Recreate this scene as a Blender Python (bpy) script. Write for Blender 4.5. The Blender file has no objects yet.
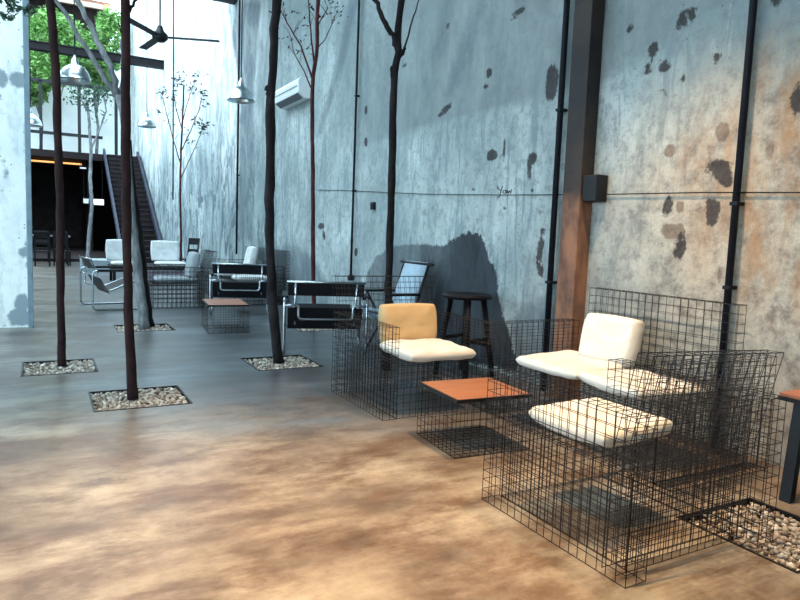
import bpy, math, random
import numpy as np
from mathutils import Vector, Matrix
random.seed(7)
SC = bpy.context.scene
COL = SC.collection

# ------------------------------------------------------------------ camera
FPX = 650.0
YAW, PITCH, ROLL = math.radians(28.976), math.radians(5.6505), math.radians(2.1762)
CP = Vector((0, 0, 1.3))
fw = Vector((math.sin(YAW)*math.cos(PITCH), math.cos(YAW)*math.cos(PITCH), -math.sin(PITCH)))
r0 = Vector((math.cos(YAW), -math.sin(YAW), 0)); u0 = r0.cross(fw)
rt = math.cos(ROLL)*r0 + math.sin(ROLL)*u0
up = -(math.sin(ROLL)*r0 - math.cos(ROLL)*u0)
cd = bpy.data.cameras.new('camera'); cam = bpy.data.objects.new('camera', cd); COL.objects.link(cam)
cd.sensor_width = 36; cd.lens = 36*FPX/800; cd.clip_end = 200
m = Matrix.Identity(4)
for i in range(3):
    m[i][0] = rt[i]; m[i][1] = up[i]; m[i][2] = -fw[i]; m[i][3] = CP[i]
cam.matrix_world = m
SC.camera = cam
SC.view_settings.view_transform = 'Standard'; SC.view_settings.look = 'None'
SC.view_settings.gamma = 1; SC.view_settings.use_curve_mapping = False
SC.view_settings.exposure = 0.0

def at(x, y, ax, val):
    """point of the real place seen at photo position x, y on the plane axis = val"""
    d = fw + rt*((x-400)/FPX) - up*((y-300)/FPX)
    return CP + d*((val-CP[ax])/d[ax])
def ln(c):
    return tuple(((v/255)/12.92 if v/255 <= .04045 else ((v/255+.055)/1.055)**2.4) for v in c)

# ------------------------------------------------------------------ mesh builder
class MB:
    def __init__(s): s.v = []; s.f = []; s.c = []
    def add(s, vs, fs, c=None):
        b = len(s.v); s.v += [tuple(v) for v in vs]; s.f += [tuple(i+b for i in f) for f in fs]
        s.c += [c if c is not None else 0.5]*len(vs)
    def box(s, x0, x1, y0, y1, z0, z1):
        s.add([(x0,y0,z0),(x1,y0,z0),(x1,y1,z0),(x0,y1,z0),(x0,y0,z1),(x1,y0,z1),(x1,y1,z1),(x0,y1,z1)],
              [(0,3,2,1),(4,5,6,7),(0,1,5,4),(1,2,6,5),(2,3,7,6),(3,0,4,7)])
    def obox(s, c, ax, ay, az):
        c, ax, ay, az = map(Vector, (c, ax, ay, az))
        vs = [c+ax*i+ay*j+az*k for k in (-1,1) for (i,j) in ((-1,-1),(1,-1),(1,1),(-1,1))]
        s.add(vs, [(0,3,2,1),(4,5,6,7),(0,1,5,4),(1,2,6,5),(2,3,7,6),(3,0,4,7)])
    def tube(s, pts, rad, n=8, jag=0.0, c=None):
        pts = [Vector(p) for p in pts]
        if not hasattr(rad, '__len__'): rad = [rad]*len(pts)
        vs = []; N = len(pts); prev = None
        for i, p in enumerate(pts):
            t = (pts[min(i+1,N-1)]-pts[max(i-1,0)]).normalized()
            if prev is None:
                a = Vector((1,0,0)) if abs(t.x) < .8 else Vector((0,1,0))
                a = (a - t*a.dot(t)).normalized()
            else:
                a = (prev - t*prev.dot(t)).normalized()
            prev = a; b = t.cross(a)
            for k in range(n):
                w = 2*math.pi*k/n + math.pi/4
                rr = rad[i]*(1+random.uniform(-jag, jag))
                vs.append(p + a*math.cos(w)*rr + b*math.sin(w)*rr)
        fs = [(i*n+k, i*n+(k+1)%n, (i+1)*n+(k+1)%n, (i+1)*n+k) for i in range(N-1) for k in range(n)]
        fs += [tuple(range(n-1,-1,-1)), tuple(range((N-1)*n, N*n))]
        s.add(vs, fs, c)
    def wire(s, a, b, r=.0022): s.tube([a, b], r, 4)
    def lathe(s, prof, o=(0,0,0), n=32, caps=False):
        vs = [(o[0]+r*math.cos(2*math.pi*k/n), o[1]+r*math.sin(2*math.pi*k/n), o[2]+z) for r, z in prof for k in range(n)]
        N = len(prof)
        fs = [(i*n+k, i*n+(k+1)%n, (i+1)*n+(k+1)%n, (i+1)*n+k) for i in range(N-1) for k in range(n)]
        if caps: fs += [tuple(range(n-1,-1,-1)), tuple(range((N-1)*n, N*n))]
        s.add(vs, fs)
    def build(s, name, mat, parent=None, smooth=False, bevel=0, loc=None, attr=None):
        me = bpy.data.meshes.new(name); me.from_pydata(s.v, [], s.f); me.update()
        me.materials.append(mat)
        if smooth: me.polygons.foreach_set('use_smooth', [True]*len(me.polygons))
        if attr:
            a = me.attributes.new(attr, 'FLOAT', 'POINT'); a.data.foreach_set('value', s.c)
        o = bpy.data.objects.new(name, me); COL.objects.link(o)
        if parent is not None: o.parent = parent
        if loc is not None: o.location = loc
        if bevel:
            b = o.modifiers.new('bevel', 'BEVEL'); b.width = bevel; b.segments = 2; b.limit_method = 'ANGLE'
        return o

def tag(o, label=None, cat=None, group=None, kind=None):
    if label: o['label'] = label
    if cat: o['category'] = cat
    if group: o['group'] = group
    if kind: o['kind'] = kind
    return o
def empty(name, loc, label, cat, rz=0, group=None):
    o = bpy.data.objects.new(name, None); COL.objects.link(o); o.location = loc; o.rotation_euler = (0,0,rz)
    o.empty_display_size = .1
    return tag(o, label, cat, group)
def copy_tree(o, parent=None):
    c = o.copy(); COL.objects.link(c); c.parent = parent
    for ch in list(o.children): copy_tree(ch, c)
    return c
def dup(o, loc, rz, label, group=None):
    c = copy_tree(o); c.location = loc; c.rotation_euler = (0,0,rz); c['label'] = label
    if group: c['group'] = group
    return c
def arc(p0, p1, p2, r, n=5):
    """rounded corner at p1"""
    p0, p1, p2 = map(Vector, (p0,p1,p2)); a = p1+(p0-p1).normalized()*r; b = p1+(p2-p1).normalized()*r
    return [((1-t)**2)*a + 2*t*(1-t)*p1 + t*t*b for t in [i/n for i in range(n+1)]]
def rounded(pts, r, closed=False):
    out = []
    N = len(pts)
    for i in range(N):
        if not closed and i in (0, N-1): out.append(Vector(pts[i])); continue
        out += arc(pts[i-1], pts[i], pts[(i+1)%N], r)
    if closed: out.append(out[0].copy())
    return out

# ------------------------------------------------------------------ materials
class NT:
    def __init__(s, name):
        s.m = bpy.data.materials.new(name); s.m.use_nodes = True; s.t = s.m.node_tree
        s.b = s.t.nodes['Principled BSDF']
    def n(s, typ, **kw):
        nd = s.t.nodes.new(typ)
        for k, v in kw.items():
            if k.startswith('i_'): nd.inputs[k[2:].replace('_',' ')].default_value = v
            else: setattr(nd, k, v)
        return nd
    def l(s, a, b): s.t.links.new(a, b)
    def coord(s, scale=(1,1,1), geo=True):
        g = s.n('ShaderNodeNewGeometry').outputs['Position'] if geo else s.n('ShaderNodeTexCoord').outputs['Object']
        mp = s.n('ShaderNodeMapping'); mp.inputs['Scale'].default_value = scale; s.l(g, mp.inputs['Vector'])
        return mp.outputs['Vector']
    def noise(s, vec, scale, detail=6, rough=.6, dist=0):
        nd = s.n('ShaderNodeTexNoise'); nd.inputs['Scale'].default_value = scale; nd.inputs['Detail'].default_value = detail
        nd.inputs['Roughness'].default_value = rough; nd.inputs['Distortion'].default_value = dist
        s.l(vec, nd.inputs['Vector']); return nd.outputs['Fac']
    def ramp(s, fac, stops, interp='LINEAR'):
        r = s.n('ShaderNodeValToRGB'); cr = r.color_ramp; cr.interpolation = interp
        while len(cr.elements) < len(stops): cr.elements.new(.5)
        for e, (p, c) in zip(cr.elements, stops):
            e.position = p; e.color = (c if hasattr(c, '__len__') else (c,c,c)) + (1,) if hasattr(c,'__len__') else (c,c,c,1)
        s.l(fac, r.inputs['Fac']); return r.outputs['Color']
    def mix(s, fac, a, b, mode='MIX'):
        mx = s.n('ShaderNodeMix'); mx.data_type = 'RGBA'; mx.blend_type = mode
        for inp, v in ((mx.inputs[0], fac), (mx.inputs[6], a), (mx.inputs[7], b)):
            if hasattr(v, 'node'): s.l(v, inp)
            elif hasattr(v, '__len__'): inp.default_value = tuple(v)[:3]+(1,)
            else: inp.default_value = v
        return mx.outputs[2]
    def math(s, op, a, b=0, c=None):
        nd = s.n('ShaderNodeMath'); nd.operation = op
        for i, v in enumerate((a, b) if c is None else (a, b, c)):
            if hasattr(v, 'node'): s.l(v, nd.inputs[i])
            else: nd.inputs[i].default_value = v
        return nd.outputs[0]
    def attr(s, name): return s.n('ShaderNodeAttribute', attribute_name=name).outputs['Fac']
    def col(s, v):
        if hasattr(v, 'node'): s.l(v, s.b.inputs['Base Color'])
        else: s.b.inputs['Base Color'].default_value = tuple(v)+(1,)
        return s
    def rough(s, v):
        if hasattr(v, 'node'): s.l(v, s.b.inputs['Roughness'])
        else: s.b.inputs['Roughness'].default_value = v
        return s
    def metal(s, v): s.b.inputs['Metallic'].default_value = v; return s
    def bump(s, h, st=.3, d=.01):
        bn = s.n('ShaderNodeBump'); bn.inputs['Strength'].default_value = st; bn.inputs['Distance'].default_value = d
        s.l(h, bn.inputs['Height']); s.l(bn.outputs[0], s.b.inputs['Normal']); return s

def simple(name, c, rough=.5, metal=0, nscale=20, var=.15, bump=0, geo=False):
    t = NT(name); v = t.coord(geo=geo); nz = t.noise(v, nscale, 5)
    lo = tuple(x*(1-var) for x in c); hi = tuple(min(1, x*(1+var)) for x in c)
    t.col(t.ramp(nz, [(.3, lo), (.7, hi)])).rough(rough).metal(metal)
    if max(c) < .1 and not metal: t.b.inputs['Specular IOR Level'].default_value = .18
    if bump: t.bump(nz, bump, .004)
    return t.m

M = {}
M['wire'] = simple('dark_wire', (.05,.045,.047), .36, .85, 60)
M['chrome'] = simple('chrome', (.50,.55,.60), .24, 1, 8, .05)
M['leather'] = simple('black_leather', (.012,.012,.015), .5, 0, 60, .3, .2)
M['blackwood'] = simple('black_wood', (.009,.008,.010), .55, 0, 12, .4, .2)
M['blackmetal'] = simple('black_metal', (.015,.016,.02), .45, .5, 20)
M['pipe'] = simple('pipe_paint', (.008,.010,.016), .6, .0, 10, .4, .1)
M['steel'] = simple('spun_aluminium', (.62,.7,.75), .28, 1, 5, .06)
M['white'] = simple('white_plastic', (.72,.76,.78), .35, 0, 5, .03)
M['blue_sling'] = simple('pale_blue_canvas', (.42,.55,.66), .8, 0, 20, .08)
M['darkroom'] = simple('dark_timber', (.020,.013,.014), .7, 0, 3, .5)
M['beam'] = simple('dark_beam', (.010,.008,.011), .6, 0, 6, .4)
M['soil'] = simple('dark_soil', (.03,.026,.024), .95, 0, 40, .4)
M['leaf'] = simple('leaf_green', (.15,.32,.075), .55, 0, 1.6, .6, geo=True)
M['leaf_dark'] = simple('leaf_dark', (.035,.085,.05), .5, 0, 4, .4)
M['leaf_dry'] = simple('leaf_dry', (.06,.05,.055), .7, 0, 4, .3)
M['screed'] = simple('pale_render', (.88,.91,.92), .85, 0, .8, .10)
M['rust_roof'] = simple('weathered_red_timber', (.30,.13,.09), .7, 0, 5, .4)
M['pale_trim'] = simple('pale_timber', (.55,.42,.34), .7, 0, 5, .2)
M['ceiling'] = simple('ceiling_plaster', (.35,.38,.4), .9, 0, 2, .15)

def cushion_mat(name, c):
    t = NT(name); v = t.coord(geo=False); nz = t.noise(v, 7, 5, .55); w = t.noise(v, 420, 2)
    t.col(t.ramp(nz, [(.25, tuple(x*.86 for x in c)), (.7, c)])).rough(.9)
    t.bump(t.math('ADD', t.math('MULTIPLY', nz, .8), t.math('MULTIPLY', w, .08)), .5, .02); return t.m
M['canvas'] = cushion_mat('cream_canvas', (.84,.79,.70))
M['canvas_tan'] = cushion_mat('honey_canvas', (.62,.43,.22))
M['canvas_white'] = cushion_mat('white_canvas', (.75,.77,.78))
M['canvas_grey'] = cushion_mat('grey_canvas', (.40,.45,.48))

def bark(name, lo, hi, sc=14):
    t = NT(name); v = t.coord((sc, sc, sc*.35), geo=False); nz = t.noise(v, 1.2, 6, .65); bl = t.noise(t.coord(geo=False), 2.5, 3)
    c = t.mix(t.ramp(bl, [(.4,0.0),(.65,.6)]), t.ramp(nz, [(.3, lo),(.7, hi)]), tuple(x*.5 for x in lo))
    t.col(c).rough(.85).bump(nz, .8, .01); t.b.inputs['Specular IOR Level'].default_value = .2; return t.m
M['bark_red'] = bark('red_brown_bark', (.014,.007,.008), (.045,.020,.020))
M['bark_dark'] = bark('dark_bark', (.009,.008,.010), (.036,.030,.032))
M['bark_pale'] = bark('pale_bark', (.10,.11,.12), (.38,.40,.42))
M['bark_rust'] = bark('rust_bark', (.045,.013,.015), (.15,.045,.045))

def wood(name, c1, c2, sc=(2,14,14), rough=.4):
    t = NT(name); nz = t.noise(t.coord(sc, geo=False), 1.5, 8, .6, .4)
    t.col(t.ramp(nz, [(.3,c1),(.7,c2)])).rough(rough); return t.m
M['orange_wood'] = wood('orange_wood', (.32,.105,.032), (.46,.175,.06))
M['brown_wood'] = wood('brown_wood', (.30,.10,.05), (.45,.17,.08))

t = NT('gravel'); a = t.attr('tint')
t.col(t.ramp(a, [(0,(.10,.075,.06)),(.25,(.30,.24,.19)),(.6,(.52,.45,.37)),(1,(.78,.74,.68))])).rough(.7); M['gravel'] = t.m

# floor ---------------------------------------------------------------
t = NT('polished_concrete')
v = t.coord(); vs = t.coord((.55,1.25,1))
n1 = t.noise(vs, 1.1, 7, .62, .15); n2 = t.noise(v, 3.5, 6, .68); n3 = t.noise(vs, 2.9, 8, .72, .2)
base = t.ramp(n1, [(.34,(.13,.10,.075)),(.46,(.27,.22,.17)),(.56,(.38,.33,.26)),(.68,(.50,.45,.37))])
brown = t.ramp(n3, [(.44,0.0),(.60,.8)])
c = t.mix(brown, base, (.13,.075,.045))
c = t.mix(1.0, c, t.ramp(n2, [(.34,(.60,.56,.52)),(.60,(1,1,1))]), 'MULTIPLY')
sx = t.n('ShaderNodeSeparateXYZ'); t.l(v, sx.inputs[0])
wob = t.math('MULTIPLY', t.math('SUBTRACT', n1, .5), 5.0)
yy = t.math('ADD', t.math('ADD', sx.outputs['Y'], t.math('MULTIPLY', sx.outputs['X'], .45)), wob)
dark = t.math('MULTIPLY', t.ramp(t.math('MULTIPLY', yy, .1), [(.42,0.0),(.56,1.0)]), t.ramp(t.math('MULTIPLY', t.math('ADD', sx.outputs['X'], wob), .25), [(.0,.35),(.35,.85)]))  # dim light of the mid floor put into the colour, weaker on the left
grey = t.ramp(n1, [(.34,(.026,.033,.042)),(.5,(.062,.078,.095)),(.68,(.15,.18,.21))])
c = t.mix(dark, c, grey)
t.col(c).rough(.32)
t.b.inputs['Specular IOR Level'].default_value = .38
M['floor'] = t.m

# plaster wall with SDF driven stains and painted shade ------------------------------------
def plaster(name, attrs=True):
    t = NT(name)
    v = t.coord(); st = t.coord((1,1,.45)); st2 = t.coord((1,2.2,.35))
    big = t.noise(v, .55, 5, .55, .4); mid = t.noise(st, 2.4, 8, .68, .5); fine = t.noise(v, 14, 8, .7); rag = t.noise(v, 8, 8, .8, .5)
    c = t.ramp(big, [(.36,(.26,.325,.335)),(.5,(.40,.475,.48)),(.64,(.58,.655,.655))])
    c = t.mix(t.ramp(mid, [(.36,.75),(.56,0.0)]), c, (.22,.28,.30))
    c = t.mix(t.ramp(fine, [(.34,.7),(.52,0.0)]), c, (.19,.22,.24))
    c = t.mix(t.ramp(t.noise(st2, 3.4, 8, .75, .8), [(.60,0.0),(.70,.3)]), c, (.75,.80,.80))
    blo = t.ramp(t.noise(st2, 2.1, 8, .78, 1.2), [(.52,0.0),(.60,.8)])
    c = t.mix(blo, c, (.20,.27,.30))
    # pits and flecks
    vo = t.n('ShaderNodeTexVoronoi'); vo.inputs['Scale'].default_value = 9; t.l(v, vo.inputs['Vector'])
    sp = t.math('ADD', vo.outputs['Distance'], t.math('MULTIPLY', rag, .25))
    msk = t.math('MULTIPLY', t.ramp(sp, [(.165,1.0),(.19,0.0)]), t.ramp(t.noise(v, 1.6, 2), [(.47,0.0),(.52,1.0)]))
    c = t.mix(msk, c, (.10,.11,.13))
    v2 = t.n('ShaderNodeTexVoronoi'); v2.inputs['Scale'].default_value = 24; t.l(t.coord((1,1,.6)), v2.inputs['Vector'])
    m2 = t.math('MULTIPLY', t.ramp(t.math('ADD', v2.outputs['Distance'], t.math('MULTIPLY', rag, .3)), [(.21,1.0),(.25,0.0)]), t.ramp(t.noise(v, 2.3, 3), [(.46,0.0),(.56,.9)]))
    c = t.mix(m2, c, (.09,.105,.12))
    h = t.math('ADD', t.math('MULTIPLY', fine, .5), t.math('MULTIPLY', mid, .6))
    if attrs:
        sy_ = t.n('ShaderNodeSeparateXYZ'); t.l(v, sy_.inputs[0])
        def sd(nm, amp, w):
            x = t.math('ADD', t.attr(nm), t.math('MULTIPLY', t.math('SUBTRACT', rag, .5), amp))
            return t.ramp(t.math('ADD', t.math('MULTIPLY', x, 1/w), .5), [(0.0,0.0),(1.0,1.0)])
        up_ = t.math('MULTIPLY', t.attr('zone_upper'), t.ramp(t.noise(v, 1.3, 5), [(.3,.6),(.7,.95)]))
        c = t.mix(up_, c, t.ramp(t.noise(st, 3, 6), [(.3,(.13,.165,.18)),(.7,(.27,.32,.33))]))
        # far whitewash and near beige rust lime, with daylight and lamplight painted in
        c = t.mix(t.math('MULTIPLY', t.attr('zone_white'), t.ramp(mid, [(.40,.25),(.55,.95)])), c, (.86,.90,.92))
        pe = t.math('MULTIPLY', t.attr('zone_peel'), t.ramp(t.noise(t.coord((1,.8,.45)), 2.6, 9, .75, 1.0), [(.49,0.0),(.56,.9)]))
        c = t.mix(pe, c, (.085,.125,.155))
        bz = t.attr('zone_lamp_beige')
        c = t.mix(t.math('MULTIPLY', bz, .75), c, t.ramp(t.math('ADD', t.math('MULTIPLY', fine, .5), t.math('MULTIPLY', t.noise(v, 3.2, 8, .7, .5), .5)), [(.40,(.19,.145,.11)),(.48,(.38,.31,.235)),(.58,(.58,.49,.38))]))
        ru = t.math('MULTIPLY', bz, t.ramp(t.noise(t.coord((1,1.3,.4)), 2.6, 8, .72, .6), [(.45,0.0),(.60,.8)]))
        ru = t.math('MULTIPLY', ru, t.attr('zone_rust'))
        c = t.mix(ru, c, (.40,.21,.09))
        f = t.math('MULTIPLY', sd('sd_faint', .35, .16), t.ramp(mid, [(.35,.95),(.7,.45)]))
        c = t.mix(f, c, (.13,.17,.20))
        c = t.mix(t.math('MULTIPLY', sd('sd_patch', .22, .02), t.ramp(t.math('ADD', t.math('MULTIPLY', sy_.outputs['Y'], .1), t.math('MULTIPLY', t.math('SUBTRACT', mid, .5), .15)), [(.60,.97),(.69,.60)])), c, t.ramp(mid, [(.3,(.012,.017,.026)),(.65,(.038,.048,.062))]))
        c = t.mix(t.math('MULTIPLY', sd('sd_tan', .05, .012), .8), c, t.ramp(fine, [(.3,(.12,.085,.07)),(.7,(.24,.17,.12))]))
        c = t.mix(t.math('MULTIPLY', sd('sd_spot', .10, .012), .92), c, t.ramp(fine, [(.3,(.012,.010,.014)),(.7,(.045,.038,.042))]))
    t.col(c).rough(.88).bump(h, .55, .03)
    return t.m

# ------------------------------------------------------------------ light of the place
w = bpy.data.worlds.new('sky'); SC.world = w; w.use_nodes = True
bg = w.node_tree.nodes['Background']; bg.inputs['Color'].default_value = (.66,.88,1,1); bg.inputs['Strength'].default_value = 6.0
def area(name, loc, aim, sx, sy, power, col):
    l = bpy.data.lights.new(name, 'AREA'); l.shape = 'RECTANGLE'; l.size = sx; l.size_y = sy; l.energy = power; l.color = col
    o = bpy.data.objects.new(name, l); COL.objects.link(o); o.location = loc
    o.rotation_euler = (Vector(aim)-Vector(loc)).to_track_quat('-Z','Y').to_euler(); return o
def spot(name, loc, aim, power, col, ang=130, blend=.4, r=.05):
    l = bpy.data.lights.new(name, 'SPOT'); l.energy = power; l.color = col; l.spot_size = math.radians(ang); l.spot_blend = blend
    l.shadow_soft_size = r
    o = bpy.data.objects.new(name, l); COL.objects.link(o); o.location = loc
    o.rotation_euler = (Vector(aim)-Vector(loc)).to_track_quat('-Z','Y').to_euler(); return o
COOL = (.60,.85,1.0)
WARM = (1.0,.60,.27)

# ------------------------------------------------------------------ the shell
WX = 3.89
PITS = [(.30,.97,4.87,5.48),(-.17,.43,6.23,6.86),(1.75,2.40,5.82,6.46),(.80,1.48,8.50,9.12),(2.95,3.58,8.00,8.62),(2.66,3.24,1.40,1.98)]
def floor():
    xs = sorted({-7.0, WX+.3} | {p[i] for p in PITS for i in (0,1)}); ys = sorted({-5.0, 46.0} | {p[i] for p in PITS for i in (2,3)})
    mb = MB(); vi = {}
    def V(x, y):
        if (x,y) not in vi: vi[(x,y)] = len(mb.v); mb.v.append((x,y,0)); mb.c.append(.5)
        return vi[(x,y)]
    for i in range(len(xs)-1):
        for j in range(len(ys)-1):
            cx, cy = (xs[i]+xs[i+1])/2, (ys[j]+ys[j+1])/2
            if any(p[0]<cx<p[1] and p[2]<cy<p[3] for p in PITS): continue
            mb.f.append((V(xs[i],ys[j]),V(xs[i+1],ys[j]),V(xs[i+1],ys[j+1]),V(xs[i],ys[j+1])))
    for x0,x1,y0,y1 in PITS:
        d = -.08; b = len(mb.v)
        mb.v += [(x0,y0,0),(x1,y0,0),(x1,y1,0),(x0,y1,0),(x0,y0,d),(x1,y0,d),(x1,y1,d),(x0,y1,d)]; mb.c += [.5]*8
        mb.f += [(b,b+1,b+5,b+4),(b+1,b+2,b+6,b+5),(b+2,b+3,b+7,b+6),(b+3,b,b+4,b+7),(b+4,b+5,b+6,b+7)]
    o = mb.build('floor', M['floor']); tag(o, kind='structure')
floor()

def poly_sd(Y, Z, poly):
    """signed distance, positive inside"""
    d = np.full(Y.shape, 1e9); ins = np.zeros(Y.shape, bool); n = len(poly)
    for i in range(n):
        ay, az = poly[i]; by, bz = poly[(i+1)%n]
        ey, ez = by-ay, bz-az; wy, wz = Y-ay, Z-az
        tt = np.clip((wy*ey+wz*ez)/(ey*ey+ez*ez+1e-12), 0, 1)
        d = np.minimum(d, np.hypot(wy-ey*tt, wz-ez*tt))
        c = ((az > Z) != (bz > Z)) & (Y < (by-ay)*(Z-az)/((bz-az) if abs(bz-az)>1e-9 else 1e-9)+ay)
        ins ^= c
    return np.where(ins, d, -d)
def wp(x, y, X=WX):
    p = at(x, y, 0, X); return (p.y, p.z)
def right_wall():
    ys = np.concatenate([np.arange(-5, 9, .04), np.arange(9, 18, .08), np.arange(18, 46.01, .2)])
    zs = np.arange(0, 12.01, .05); zs = np.concatenate([zs[:110], np.arange(zs[110], 12.2, .25)])
    Y, Z = np.meshgrid(ys, zs, indexing='ij'); ny, nz = Y.shape
    V = np.stack([np.full(Y.size, WX), Y.ravel(), Z.ravel()], 1)
    idx = np.arange(Y.size).reshape(ny, nz)
    F = np.stack([idx[:-1,:-1].ravel(), idx[:-1,1:].ravel(), idx[1:,1:].ravel(), idx[1:,:-1].ravel()], 1)
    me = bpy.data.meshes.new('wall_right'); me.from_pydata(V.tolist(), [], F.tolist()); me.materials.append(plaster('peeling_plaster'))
    def put(nm, A):
        a = me.attributes.new(nm, 'FLOAT', 'POINT'); a.data.foreach_set('value', A.ravel().astype(np.float32))
    # big dark damp patch behind stool
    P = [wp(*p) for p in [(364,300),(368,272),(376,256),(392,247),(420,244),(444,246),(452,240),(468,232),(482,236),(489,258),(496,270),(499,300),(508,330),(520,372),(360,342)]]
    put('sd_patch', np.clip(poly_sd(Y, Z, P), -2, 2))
    S = np.full(Y.shape, -9.0)
    for (px, py, rw, rh, rot) in [(682,20,10,4.5,-60),(692,16,3,8,20),(653,50,5,7,0),(665,66,5,5,0),(648,70,4,4,0),(683,77,2.5,5,20),(717,58,4,5,0),(661,92,3,3,0),(630,28,3,4,20),(636,73,1.5,3,0),
                                  (673,98,4,2,0),(552,82,6,17,0),(489,73,3,5,0),(486,86,2,3,0),(492,155,5,5,0),(504,150,1.2,8,0),(518,12,7,3,-25),(448,26,2,2,0),(445,110,7,3,-35),(797,100,5,15,0),(800,92,4,5,0),
                                  (720,165,11,4,8),(722,173,8,8,0),(727,180,5,7,0),(711,168,6,3,0),(775,2,5,4,0),(529,168,2,10,0),(533,158,4,5,0),(540,250,2.5,14,5),(541,270,2,8,0),(713,212,6,11,0),(712,203,5,4,20),
                                  (681,247,4,11,0),(677,253,4,5,0),(668,206,5,9,10),(666,213,4,4,0),(366,110,1.5,4,0),(366,142,1.5,4,0),(404,65,2,2,0),(590,120,2,2,0),(532,190,1.5,2,0),(541,212,1.5,3,0),(543,230,2,3,0),(770,30,2,2,0),
                                  (321,226,3,3,0),(324,236,1.5,4,0),(356,252,1.5,4,0),(352,240,1.2,2,0),(355,300,1,1,0),(474,190,1.5,1.5,0),(505,208,1.5,3,0),(478,221,1.5,2,0)]:
        cy, cz = wp(px, py); ey, ez = wp(px+1, py); fy, fz = wp(px, py+1)
        sy = abs(ey-cy); sz = abs(fz-cz); a = math.radians(rot)
        u = (cy-Y)/sy; vv = (cz-Z)/sz
        uu = u*math.cos(a)+vv*math.sin(a); v2 = -u*math.sin(a)+vv*math.cos(a)
        d = (1-np.hypot(uu/rw, v2/rh))*min(rw*sy, rh*sz)
        S = np.maximum(S, d)
    put('sd_spot', np.clip(S+.005, -2, 2))
    T = np.full(Y.shape, -9.0)
    for (px, py, rw, rh) in [(722,132,7,10),(670,151,6,7),(680,207,5,7),(669,231,9,8),(680,233,5,9),(770,150,4,11),(720,275,3,8),(676,228,4,4)]:
        cy, cz = wp(px, py); ey, _ = wp(px+1, py); _, fz = wp(px, py+1)
        sy = abs(ey-cy); sz = abs(fz-cz)
        T = np.maximum(T, (1-np.hypot((cy-Y)/sy/rw, (cz-Z)/sz/rh))*min(rw*sy, rh*sz))
    put('sd_tan', np.clip(T, -2, 2))
    FA = np.full(Y.shape, -9.0)
    for P in ([(262,300),(265,262),(285,243),(300,248),(316,262),(330,290),(330,310)],
              [(350,0),(358,0),(345,60),(336,90),(322,135),(316,135),(335,70)],
              [(485,0),(478,0),(462,40),(452,70),(446,96),(451,98),(468,60)],
              [(556,300),(530,300),(505,330),(520,390),(560,380)],
              [(228,0),(262,0),(258,30),(254,90),(252,240),(240,240),(241,90),(232,40)]):  # this last band paints a wall shadow into the colour
        FA = np.maximum(FA, poly_sd(Y, Z, [wp(*p) for p in P]))
    put('sd_faint', np.clip(FA, -2, 2))
    # an older, darker coat above a ragged seam
    sy_, sz_ = [], []
    for px, py in [(800,-60),(640,60),(600,84),(551,97),(500,108),(450,119),(404,133),(380,140),(345,150)]:
        a, b = wp(px, py); sy_.append(a); sz_.append(b)
    seam = np.interp(Y, sy_, sz_)
    U = np.clip((Z-seam)/.06+.5, 0, 1)*np.clip((Y-2.7)/1.2, 0, 1)*np.clip((9.3-Y)/2.0, 0, 1)
    put('zone_upper', U)
    put('zone_white', np.clip((Y-11.5)/3.0, 0, 1)*np.clip((Z-2.4-0.8*np.sin(Y*1.1))/2.0, 0, 1))  # upper far whitewash lightened further to carry the open-roof daylight
    put('zone_peel', np.clip((Y-10.5)/3.0, 0, 1)*np.clip((4.6-Z)/2.4, .12, 1))
    put('zone_lamp_beige', np.clip((4.3-Y)/1.4, 0, 1)*np.clip((2.9-.35*(Y-2)-Z)/.7, 0, 1))  # beige reach follows the lamp's warm pool, painted into the plaster
    put('zone_rust', np.clip(1-abs(Y-2.55)/.9, 0, 1)*np.clip((Z-.7)/.8,0,1) + np.clip(1-abs(Y-2.1)/.5, 0, 1)*.6)
    o = bpy.data.objects.new('wall_right', me); COL.objects.link(o); tag(o, kind='structure')
right_wall()
PL = plaster('grey_plaster', False)
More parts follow.
